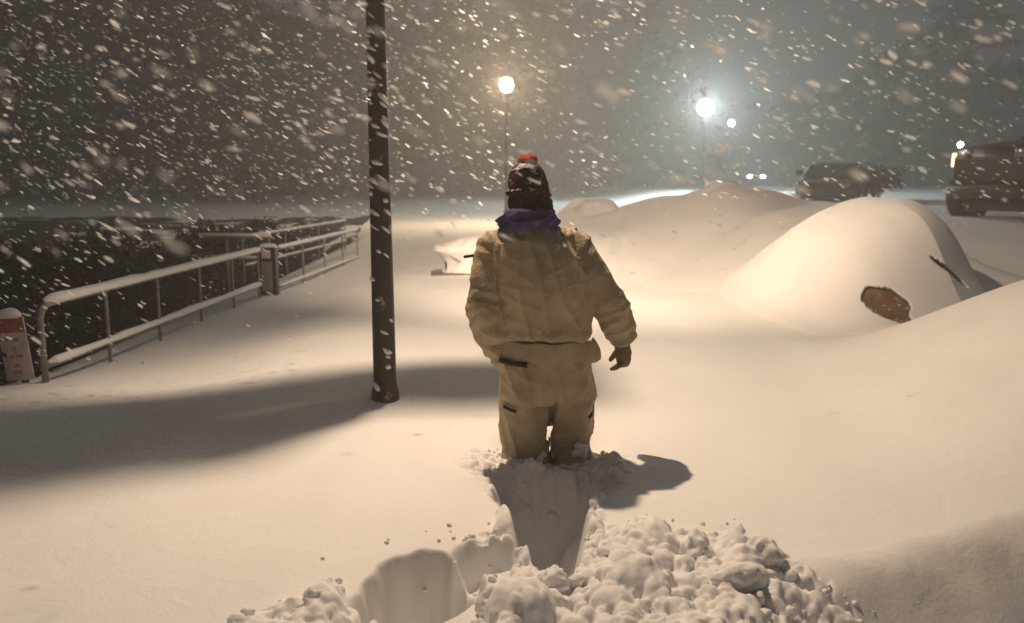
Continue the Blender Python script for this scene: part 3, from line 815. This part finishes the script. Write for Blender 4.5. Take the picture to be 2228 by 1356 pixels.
def fingers(bm, wrist, direction, curl_dir, side, k=1.0):
    """palm, four curled fingers and a thumb; direction = along the hand, side = towards the thumb"""
    d = Vector(direction).normalized(); s = Vector(side); s = (s - d * s.dot(d)).normalized(); c = Vector(curl_dir); c = (c - d * c.dot(d) - s * c.dot(s)).normalized()
    w = Vector(wrist)
    add_tube(bm, [w - d * .02, w + d * .02, w + d * .055, w + d * .085], [(.019 * k, .027 * k), (.019 * k, .036 * k), (.018 * k, .042 * k), (.014 * k, .040 * k)] if False else [.024 * k, .030 * k, .033 * k, .028 * k], 14, True, True)
    for i, (off, ln) in enumerate(((.030, .9), (.011, 1.0), (-.009, .95), (-.028, .78))):
        p0 = w + d * .075 + s * off
        ang = [.35, .85, 1.35]; seg = [.036 * ln, .026 * ln, .021 * ln]
        pts = [p0]; p = p0
        for a, l in zip(ang, seg):
            a2 = a + .12 * i
            p = p + (d * math.cos(a2) + c * math.sin(a2)) * l; pts.append(p)
        add_tube(bm, pts, [.0105 * k, .0098 * k, .009 * k, .0078 * k], 10, True, True)
    p0 = w + d * .022 + s * .026 + c * .006
    p1 = p0 + (d * .75 + s * .55 + c * .35).normalized() * .036; p2 = p1 + (d * .85 + s * .1 + c * .6).normalized() * .030; p3 = p2 + (d * .7 + c * .75 - s * .1).normalized() * .022
    add_tube(bm, [p0, p1, p2, p3], [.0125 * k, .0115 * k, .0105 * k, .009 * k], 10, True, True)

# body: one continuous skin under the clothes
bm = bmesh.new()
add_rings(bm, [(.15, 3.6, .74, .15, .09), (.15, 3.6, .84, .17, .11), (.15, 3.6, .95, .165, .11), (.145, 3.6, 1.08, .15, .10), (.125, 3.6, 1.24, .17, .115), (.11, 3.6, 1.36, .175, .11), (.095, 3.6, 1.44, .14, .08), (.085, 3.6, 1.49, .06, .055)], 24)
add_tube(bm, [(.085, 3.6, 1.44), (.075, 3.61, 1.62)], .055, 16)
hc = Vector((.068, 3.615, 1.685))
add_ball(bm, hc, (.074, .094, .105), 3); add_ball(bm, hc + Vector((0, .035, -.07)), (.05, .05, .05), 2)
add_tube(bm, [hc + Vector((0, .088, .01)), hc + Vector((0, .115, -.022))], [.010, .015], 8, True, True)          # nose
for s in (-1, 1):
    add_ball(bm, hc + Vector((s * .077, -.005, -.012)), (.010, .02, .03), 2)                                      # ears
    add_ball(bm, hc + Vector((s * .03, .082, .012)), (.014, .01, .009), 2)                                        # eyes
add_tube(bm, [hc + Vector((-.024, .082, -.055)), hc + Vector((0, .090, -.056)), hc + Vector((.024, .082, -.055))], .007, 8, True, True)   # mouth
add_tube(bm, [SHL, ELL, WRL], [.05, .04, .028], 14, True, True); add_tube(bm, [SHR, ELR, WRR], [.05, .04, .028], 14, True, True)
add_tube(bm, [HIPL, KNL, ANL], [.075, .05, .04], 16, True, True); add_tube(bm, [HIPR, KNR, ANR], [.075, .05, .04], 16, True, True)
for a, f in ((ANL, 0), (ANR, -.5)):
    add_tube(bm, [a + Vector((0, -.05, -.04)), a + Vector((0, .16, -.05))], [.036, .030], 12, True, True)
HD = Vector((.12, .10, -1)).normalized()
fingers(bm, WRR, HD, (-.8, .35, 0), (-.1, 1, .1), .9)
fingers(bm, WRL, (.55, .35, -.7), (0, .7, .5), (.5, .6, .5), .9)
body = place(link('body', remeshed(bm, .0075, 2), M_SKIN))

# coverall
bm = bmesh.new()
add_rings(bm, [(.155, 3.60, .715, .195, .13), (.157, 3.60, .75, .214, .155), (.158, 3.60, .80, .216, .168), (.156, 3.60, .90, .212, .166), (.152, 3.60, .985, .204, .158), (.15, 3.60, 1.02, .204, .158),
               (.143, 3.595, 1.10, .214, .164), (.135, 3.59, 1.20, .226, .170), (.122, 3.59, 1.30, .228, .170), (.108, 3.592, 1.38, .218, .158), (.098, 3.60, 1.44, .200, .138), (.086, 3.605, 1.495, .150, .105), (.08, 3.605, 1.54, .095, .085), (.078, 3.61, 1.57, .085, .08)], 40, 2.3)
add_tube(bm, [SHL + Vector((.05, 0, .01)), SHL, SHL.lerp(ELL, .5) + Vector((-.008, -.005, 0)), ELL, ELL.lerp(WRL, .5) + Vector((-.012, 0, 0)), WRL + Vector((.0, 0, -.02)), WRL + Vector((.012, .01, -.055))], [.088, .088, .088, .086, .078, .064, .045], 22, True, True)
add_tube(bm, [SHR + Vector((-.05, 0, .02)), SHR, SHR.lerp(ELR, .5) + Vector((.006, -.01, 0)), ELR, ELR.lerp(WRR, .55) + Vector((.008, 0, 0)), WRR + Vector((0, 0, .012))], [.088, .086, .084, .080, .072, .060], 22, True, False)
add_tube(bm, [HIPL, HIPL.lerp(KNL, .45), KNL + Vector((0, -.01, .05)), KNL + Vector((0, -.03, -.01)), ANL + Vector((0, -.01, .12)), ANL + Vector((0, 0, .04))], [.112, .114, .116, .112, .10, .09], 22, True, False)
add_tube(bm, [HIPR + Vector((.02, 0, 0)), HIPR.lerp(KNR, .45) + Vector((.012, 0, 0)), KNR + Vector((0, -.01, .06)), KNR + Vector((.0, -.02, -.02)), ANR + Vector((.005, .01, .12)), ANR + Vector((0, 0, .05))], [.105, .106, .104, .098, .088, .08], 22, True, False)
cm = remeshed(bm, .0072, 5)
def seg_t(p, a, b):
    ab = b - a; t = max(0, min(1, (p - a).dot(ab) / ab.length_squared)); return t, (p - (a + ab * t)).length
def folds(co, n):
    d = 0.0
    x, y, z = co
    # soft drapes and creases
    d += .009 * noise.noise(Vector((x * 8, y * 6, z * 3.0)))
    rg = 1 - abs(noise.noise(Vector((x * 10 + z * 2.2, y * 7, z * 2.6 + 3))));  d += .015 * (rg ** 5 - .3)
    sgn = 1 if x > .14 else -1
    rg = 1 - abs(noise.noise(Vector((x * 5 * sgn - z * 9, y * 7, z * 6 + 9))));  d += .006 * (rg ** 5 - .3)
    # bunching at elbows, wrists and knees
    for a, b, amp in ((SHL, ELL, .006), (ELL, WRL, .010), (SHR, ELR, .006), (ELR, WRR, .010), (HIPL, KNL, .008), (KNL, ANL, .010), (HIPR, KNR, .008), (KNR, ANR, .010)):
        t, r = seg_t(co, a, b)
        if r < .13 and .0 < t < 1:
            w = math.exp(-((min(t, 1 - t)) / .35) ** 2) * (1 - sm(.09, .13, r))
            d += amp * .45 * w * math.sin(t * 21 + 5 * noise.noise(co * 9) + x * 14)
    # belt line cinched, hem of the jacket overhanging
    d -= .014 * math.exp(-((z - 1.0 - .01 * math.sin(x * 16)) / .012) ** 2) * (1 if -.12 < x < .40 else 0)
    d += .010 * math.exp(-((z - 1.035) / .022) ** 2) * (1 if -.08 < x < .38 else 0)
    # shoulder seams, centre back seam and yoke
    d -= .006 * math.exp(-((x - .285 + .12 * (z - 1.4)) / .007) ** 2) * (1 if 1.18 < z < 1.5 and y < 3.62 else 0)
    d -= .006 * math.exp(-((x + .05 - .10 * (z - 1.4)) / .007) ** 2) * (1 if 1.18 < z < 1.5 and y < 3.62 else 0)
    # seat seam between the legs
    d -= .022 * math.exp(-((x - .195 - .02 * math.sin(z * 9)) / .012) ** 2) * sm(.86, .70, z) * (1 if z > .5 else 0)
    return d
displace(cm, folds)
cov = place(link('coverall', cm, M_TAN))
# hem of the jacket standing off the right hip
bm = bmesh.new()
pr = []
for j in range(26):
    a = math.pi * (1.02 + .99 * j / 25)
    x = .152 + .214 * math.copysign(abs(math.cos(a)) ** .87, math.cos(a)); y = 3.60 + .168 * math.copysign(abs(math.sin(a)) ** .87, math.sin(a))
    fl = .012 + .03 * float(sm(.25, .38, np.array(x)))
    rowv = []
    for k, (z, o_) in enumerate(((1.012, .004), (.985, .5), (.955, .9), (.925, 1.0))):
        ox = (x - .152) / .21; oy = (y - 3.6) / .168
        wob = .006 * math.sin(j * 1.3 + k)
        rowv.append(bm.verts.new((x + ox * (fl * o_ + wob * .4), y + oy * (fl * .45 * o_ + .004) , z + wob * .6 - (.012 if k == 3 and x > .3 else 0))))
    pr.append(rowv)
for a, b in zip(pr[:-1], pr[1:]):
    for k in range(3): bm.faces.new((a[k], a[k + 1], b[k + 1], b[k]))
hem = place(obj('jacket_hem', bm, M_TAN)); so = hem.modifiers.new('t', 'SOLIDIFY'); so.thickness = .006; ss = hem.modifiers.new('s', 'SUBSURF'); ss.levels = 1; ss.render_levels = 2

def strip(name, pts, wid, th, m):
    """a flat strap lying on the back of the clothes"""
    bm = bmesh.new(); rows = []
    for (x, y, z) in pts:
        rows.append([bm.verts.new((x, y - th, z + wid / 2)), bm.verts.new((x, y - th, z - wid / 2)), bm.verts.new((x, y + .02, z - wid / 2)), bm.verts.new((x, y + .02, z + wid / 2))])
    for a, b in zip(rows[:-1], rows[1:]):
        for k in range(4): bm.faces.new((a[k], a[(k + 1) % 4], b[(k + 1) % 4], b[k]))
    bm.faces.new(rows[0][::-1]); bm.faces.new(rows[-1]); bmesh.ops.recalc_face_normals(bm, faces=bm.faces[:])
    return place(obj(name, bm, m))
strip('pocket_flap', [(-.058, 3.49, .928), (-.02, 3.455, .922), (.02, 3.437, .918), (.066, 3.425, .917)], .017, .006, M_DARKTAN)
strip('pocket_flap', [(-.04, 3.52, .705), (-.01, 3.49, .697), (.02, 3.475, .692)], .009, .004, M_DARKTAN)
strip('knee_patch', [(.375, 3.56, .70), (.365, 3.51, .675), (.345, 3.49, .66)], .012, .004, M_DARKTAN)
# shoulder tabs
for (x, z, a) in ((.285, 1.475, .3),):
    bm = bmesh.new(); add_box(bm, (x - .006, 3.585, z - .02), (x + .006, 3.60, z + .03)); bevel_all(bm, .003); place(obj('shoulder_tab', bm, M_SEAM))
bm = bmesh.new(); add_tube(bm, [(-.155, 3.585, 1.386), (-.215, 3.575, 1.378)], .0065, 8); place(obj('sleeve_strap', bm, M_DARKTAN))

# glove on the hanging right hand
bm = bmesh.new(); fingers(bm, WRR, HD, (-.8, .35, 0), (-.1, 1, .1), 1.22)
add_tube(bm, [WRR + Vector((0, -.005, .05)), WRR + Vector((0, 0, -.01))], [.042, .038], 16, True, True)
gm = remeshed(bm, .0042, 2); displace(gm, lambda c, n: .0025 * noise.noise(c * 55))
place(link('glove', gm, M_GLOVE))

# knit hat
def knit(co, n): return .004 * noise.noise(Vector((co.x * 22, co.y * 22, co.z * 34))) + .0035 * noise.noise(co * 60)
bm = bmesh.new()
add_rings(bm, [(.088, 3.60, 1.572, .088, .090), (.085, 3.60, 1.595, .099, .104), (.081, 3.604, 1.62, .100, .109), (.077, 3.606, 1.64, .094, .108), (.074, 3.608, 1.665, .094, .110), (.071, 3.61, 1.70, .089, .108), (.068, 3.61, 1.73, .084, .104), (.066, 3.61, 1.755, .075, .094), (.066, 3.612, 1.775, .060, .076), (.067, 3.612, 1.79, .040, .05), (.067, 3.612, 1.798, .02, .02)], 32)
add_tube(bm, [(.073 + .096 * math.cos(2 * math.pi * k / 24), 3.606 + .110 * math.sin(2 * math.pi * k / 24), 1.655 + .012 * math.cos(2 * math.pi * k / 24 + 2)) for k in range(25)], .008, 10)
hm = remeshed(bm, .006, 2); displace(hm, knit)
place(link('knit_hat', hm, M_HAT))
bm = bmesh.new()
add_rings(bm, [(.067, 3.612, 1.780, .038, .040), (.068, 3.612, 1.795, .047, .049), (.070, 3.612, 1.810, .046, .048), (.072, 3.612, 1.822, .036, .038), (.072, 3.612, 1.830, .018, .018)], 24)
hm = remeshed(bm, .005, 2); displace(hm, knit)
place(link('hat_crown', hm, M_HATRED))
bm = bmesh.new()   # snow caught round the fold of the hat
for k in range(30):
    a = random.uniform(3.0, 6.6); rr_ = random.uniform(.010, .018)
    p = (.066 + .068 * math.cos(a), 3.61 + .083 * math.sin(a), 1.768 + .010 * math.sin(a * 3) - .014 * abs(math.cos(a)))
    lump(bm, p, rr_ * .62, 2, k, .3, .6)
hs = place(link('hat_snow', remeshed(bm, .004, 2), M_SNOWC))
# purple hood bunched round the neck
bm = bmesh.new()
add_rings(bm, [(.076, 3.60, 1.505, .135, .112), (.072, 3.595, 1.525, .132, .115), (.074, 3.59, 1.548, .118, .114), (.080, 3.588, 1.568, .106, .108), (.085, 3.588, 1.582, .095, .102), (.085, 3.59, 1.592, .08, .088)], 36)
add_tube(bm, [(-.035, 3.53, 1.515), (.02, 3.475, 1.525), (.09, 3.462, 1.545), (.155, 3.48, 1.56), (.19, 3.54, 1.545)], [.022, .026, .028, .026, .02], 14, True, True)
add_tube(bm, [(-.05, 3.56, 1.535), (0, 3.49, 1.558), (.07, 3.470, 1.575), (.14, 3.50, 1.575), (.175, 3.57, 1.56)], [.018, .024, .026, .024, .018], 14, True, True)
pm = remeshed(bm, .006, 3)
displace(pm, lambda c, n: .018 * ((1 - abs(noise.noise(Vector((c.x * 10 - c.z * 16, c.y * 9, c.z * 24))))) ** 3 - .4) + .004 * noise.noise(c * 30))
place(link('hood', pm, M_PURPLE))
# boots
for a in (ANL, ANR):
    bm = bmesh.new()
    add_tube(bm, [a + Vector((0, -.01, .14)), a + Vector((0, -.01, .02)), a + Vector((0, 0, -.03))], [.058, .056, .06], 18, True, True)
    add_tube(bm, [a + Vector((0, -.05, -.045)), a + Vector((0, .08, -.05)), a + Vector((0, .19, -.055))], [.048, .05, .042], 18, True, True)
    place(link('boot', remeshed(bm, .008, 3), M_BOOT))
# snow caked on the trouser legs and knees
bm = bmesh.new()
for k in range(34):
    base = random.choice((KNL, KNR)); z = random.uniform(-.16, .02)
    a = random.uniform(3.3, 6.1)
    rr_ = .095 if base is KNL else .085
    lump(bm, (base.x + rr_ * math.cos(a), base.y - .04 + rr_ * math.sin(a), base.z + z), random.uniform(.012, .03), 2, k, .4)
place(link('caked_snow', remeshed(bm, .006, 2), M_SNOWC))
# small banks of kicked snow round the legs
bm = bmesh.new()
for k in range(110):
    a = random.uniform(2.5, 6.9); rr_ = random.uniform(.10, .27)
    x = .175 + rr_ * 1.1 * math.cos(a); y = 3.60 + rr_ * math.sin(a) * .75
    r_ = random.uniform(.004, .012)
    lump(bm, (x, y, gz(x, y) + r_ * .4), r_, 2, k, .2)
structure(obj('kicked_snow', bm, M_SNOWC), 'stuff')

# ------------------------------------------------------------------ falling snow
def flakes():
    r = np.random.default_rng(5)
    ring = np.arange(7) * 2 * np.pi / 7
    tri = np.array([[0, 1 + j, 1 + (j + 1) % 7] for j in range(7)])
    V = []; F = []; o = 0
    wind = np.array([.84, -.22, -.44]); wind /= np.linalg.norm(wind)
    N = 24000
    for k in range(N):
        u = r.uniform()
        if u < .026: d = r.uniform(.55, 1.3)
        elif u < .36: d = r.uniform(1.3, 5.0)
        else: d = r.uniform(4.0, 15.0)
        x = r.uniform(-.80, .80) * d; y = d; z = 1.7 + r.uniform(-.62, .42) * d
        if d > 4 and r.uniform() < .35: x = -abs(x)
        if z < float(H0(np.array(x), np.array(y))) + .05: continue
        if (x + .6) ** 2 + (y - 4.7) ** 2 + (z - 4.4) ** 2 < 4.4: continue
        ang = (1.7 - z) / d
        lit = x > .12 * d or ang > .27 or (x > -.26 * d and ang > .19)
        if ang > .02 and r.uniform() < ((1.0 if ang > .05 else .85) if lit else (.35 if x < -.22 * d else .55)): continue
        if 2.0 < d < 7.6 and x > -1.1 and r.uniform() < .90: continue
        if (lit and ang > .02 and d < 1.6) or (ang > .10 and d < 2.6 and r.uniform() < .9) or (ang > .23) or (ang > .07 and x > -.5 * d and r.uniform() < .7): continue
        if d < 1.3:  s = r.uniform(.0018, .0036); el = r.uniform(2.4, 4.2)
        elif d < 4: s = r.uniform(.0018, .0044) if r.uniform() < .88 else r.uniform(.0045, .0065); el = r.uniform(1.5, 4.2)
        else: s = r.uniform(.004, .009) * (1 if d < 7.6 else 1.6); el = r.uniform(1.5, 4.2)
        w = wind + r.normal(size=3) * .13; w /= np.linalg.norm(w)
        a = np.cross(w, r.normal(size=3)); a /= np.linalg.norm(a); b = np.cross(w, a)
        for q in range(2):
            e = a if q == 0 else b
            rr = r.uniform(.55, 1.2, 7)
            p = np.zeros((8, 3)); n_ = b if q == 0 else a
            p[1:] = (np.cos(ring) * rr * s * el)[:, None] * w + (np.sin(ring) * rr * s * (.9 if q == 0 else .6))[:, None] * e + (r.normal(size=7) * s * .2)[:, None] * n_
            V.append(p + (x, y, z)); F.append(tri + o); o += 8
    return np_mesh('falling_snow', np.concatenate(V), np.concatenate(F))
structure(link('falling_snow', flakes(), M_FLAKE), 'stuff')

# ------------------------------------------------------------------ air, sky, lights, camera
me = bpy.data.meshes.new('haze'); bm = bmesh.new(); add_box(bm, (-79, -3.9, -6), (79, 105, 22)); bmesh.ops.recalc_face_normals(bm, faces=bm.faces[:]); bm.to_mesh(me); bm.free()
hm = bpy.data.materials.new('haze'); hm.use_nodes = True
nt = hm.node_tree; nt.nodes.remove(nt.nodes['Principled BSDF'])
pv = nt.nodes.new('ShaderNodeVolumePrincipled'); pv.inputs['Color'].default_value = (.92, .91, .92, 1); pv.inputs['Density'].default_value = .0092; pv.inputs['Anisotropy'].default_value = .25
nt.links.new(pv.outputs['Volume'], nt.nodes['Material Output'].inputs['Volume'])
structure(link('haze', me, hm, smooth=False), 'stuff')

W = bpy.data.worlds.new('World'); S.world = W; W.use_nodes = True
bg = W.node_tree.nodes['Background']
bg.inputs['Color'].default_value = (1.0, .95, 1.0, 1); bg.inputs['Strength'].default_value = .038

l = bpy.data.lights.new('lamp_light', 'SPOT'); l.energy = 570; l.color = (1, .74, .505); l.spot_size = R(174); l.spot_blend = 1.0; l.shadow_soft_size = .045
lo = bpy.data.objects.new('lamp_light', l); C.objects.link(lo)
lo.location = (PX + LX, PY + LY, pz + LZ)
tgt = Vector((1.15, 3.5, .5)); lo.rotation_euler = (tgt - lo.location).to_track_quat('-Z', 'Y').to_euler()
l = bpy.data.lights.new('mound_fill', 'SPOT'); l.energy = 2500; l.color = (1, .74, .505); l.spot_size = R(100); l.spot_blend = 1.0; l.shadow_soft_size = .06  # added source that brightens the far mounds
fo = bpy.data.objects.new('mound_fill', l); C.objects.link(fo); fo.location = (PX + LX + .16, PY + LY + .2, pz + LZ + .02)
fo.rotation_euler = (Vector((2.6, 14, 1.1)) - fo.location).to_track_quat('-Z', 'Y').to_euler()
l = bpy.data.lights.new('lamp_fill', 'POINT'); l.energy = 60; l.color = (1, .75, .54); l.shadow_soft_size = .05  # added fill at the lamp, brightens the falling flakes
go = bpy.data.objects.new('lamp_fill', l); C.objects.link(go); go.location = (PX + LX, PY + LY, pz + LZ + .005)
for x in (-.5, .5):
    l = bpy.data.lights.new('car_beam', 'SPOT'); l.energy = 60; l.color = (1, .97, .9); l.spot_size = R(60); l.spot_blend = .6; l.shadow_soft_size = .08
    b = bpy.data.objects.new('car_beam', l); C.objects.link(b); b.parent = far; b.location = (x, -.2, .7); b.rotation_euler = (R(84), 0, math.pi)

cam = bpy.data.cameras.new('Camera'); co = bpy.data.objects.new('Camera', cam); C.objects.link(co); S.camera = co
co.location = (0, 0, CAMZ); co.rotation_euler = (R(90 - PITCH), 0, 0)
cam.sensor_width = 36; cam.lens = 36 * 1749 / 2228; cam.clip_end = 400; cam.clip_start = .05
cam.dof.use_dof = True; cam.dof.focus_distance = 3.4; cam.dof.aperture_fstop = 2.5

S.render.engine = 'CYCLES'
S.cycles.use_denoising = True
S.cycles.max_bounces = 6; S.cycles.diffuse_bounces = 3; S.cycles.volume_bounces = 1
S.cycles.sample_clamp_indirect = 4
S.view_settings.view_transform = 'Standard'; S.view_settings.look = 'None'; S.view_settings.exposure = .17; S.view_settings.gamma = 1
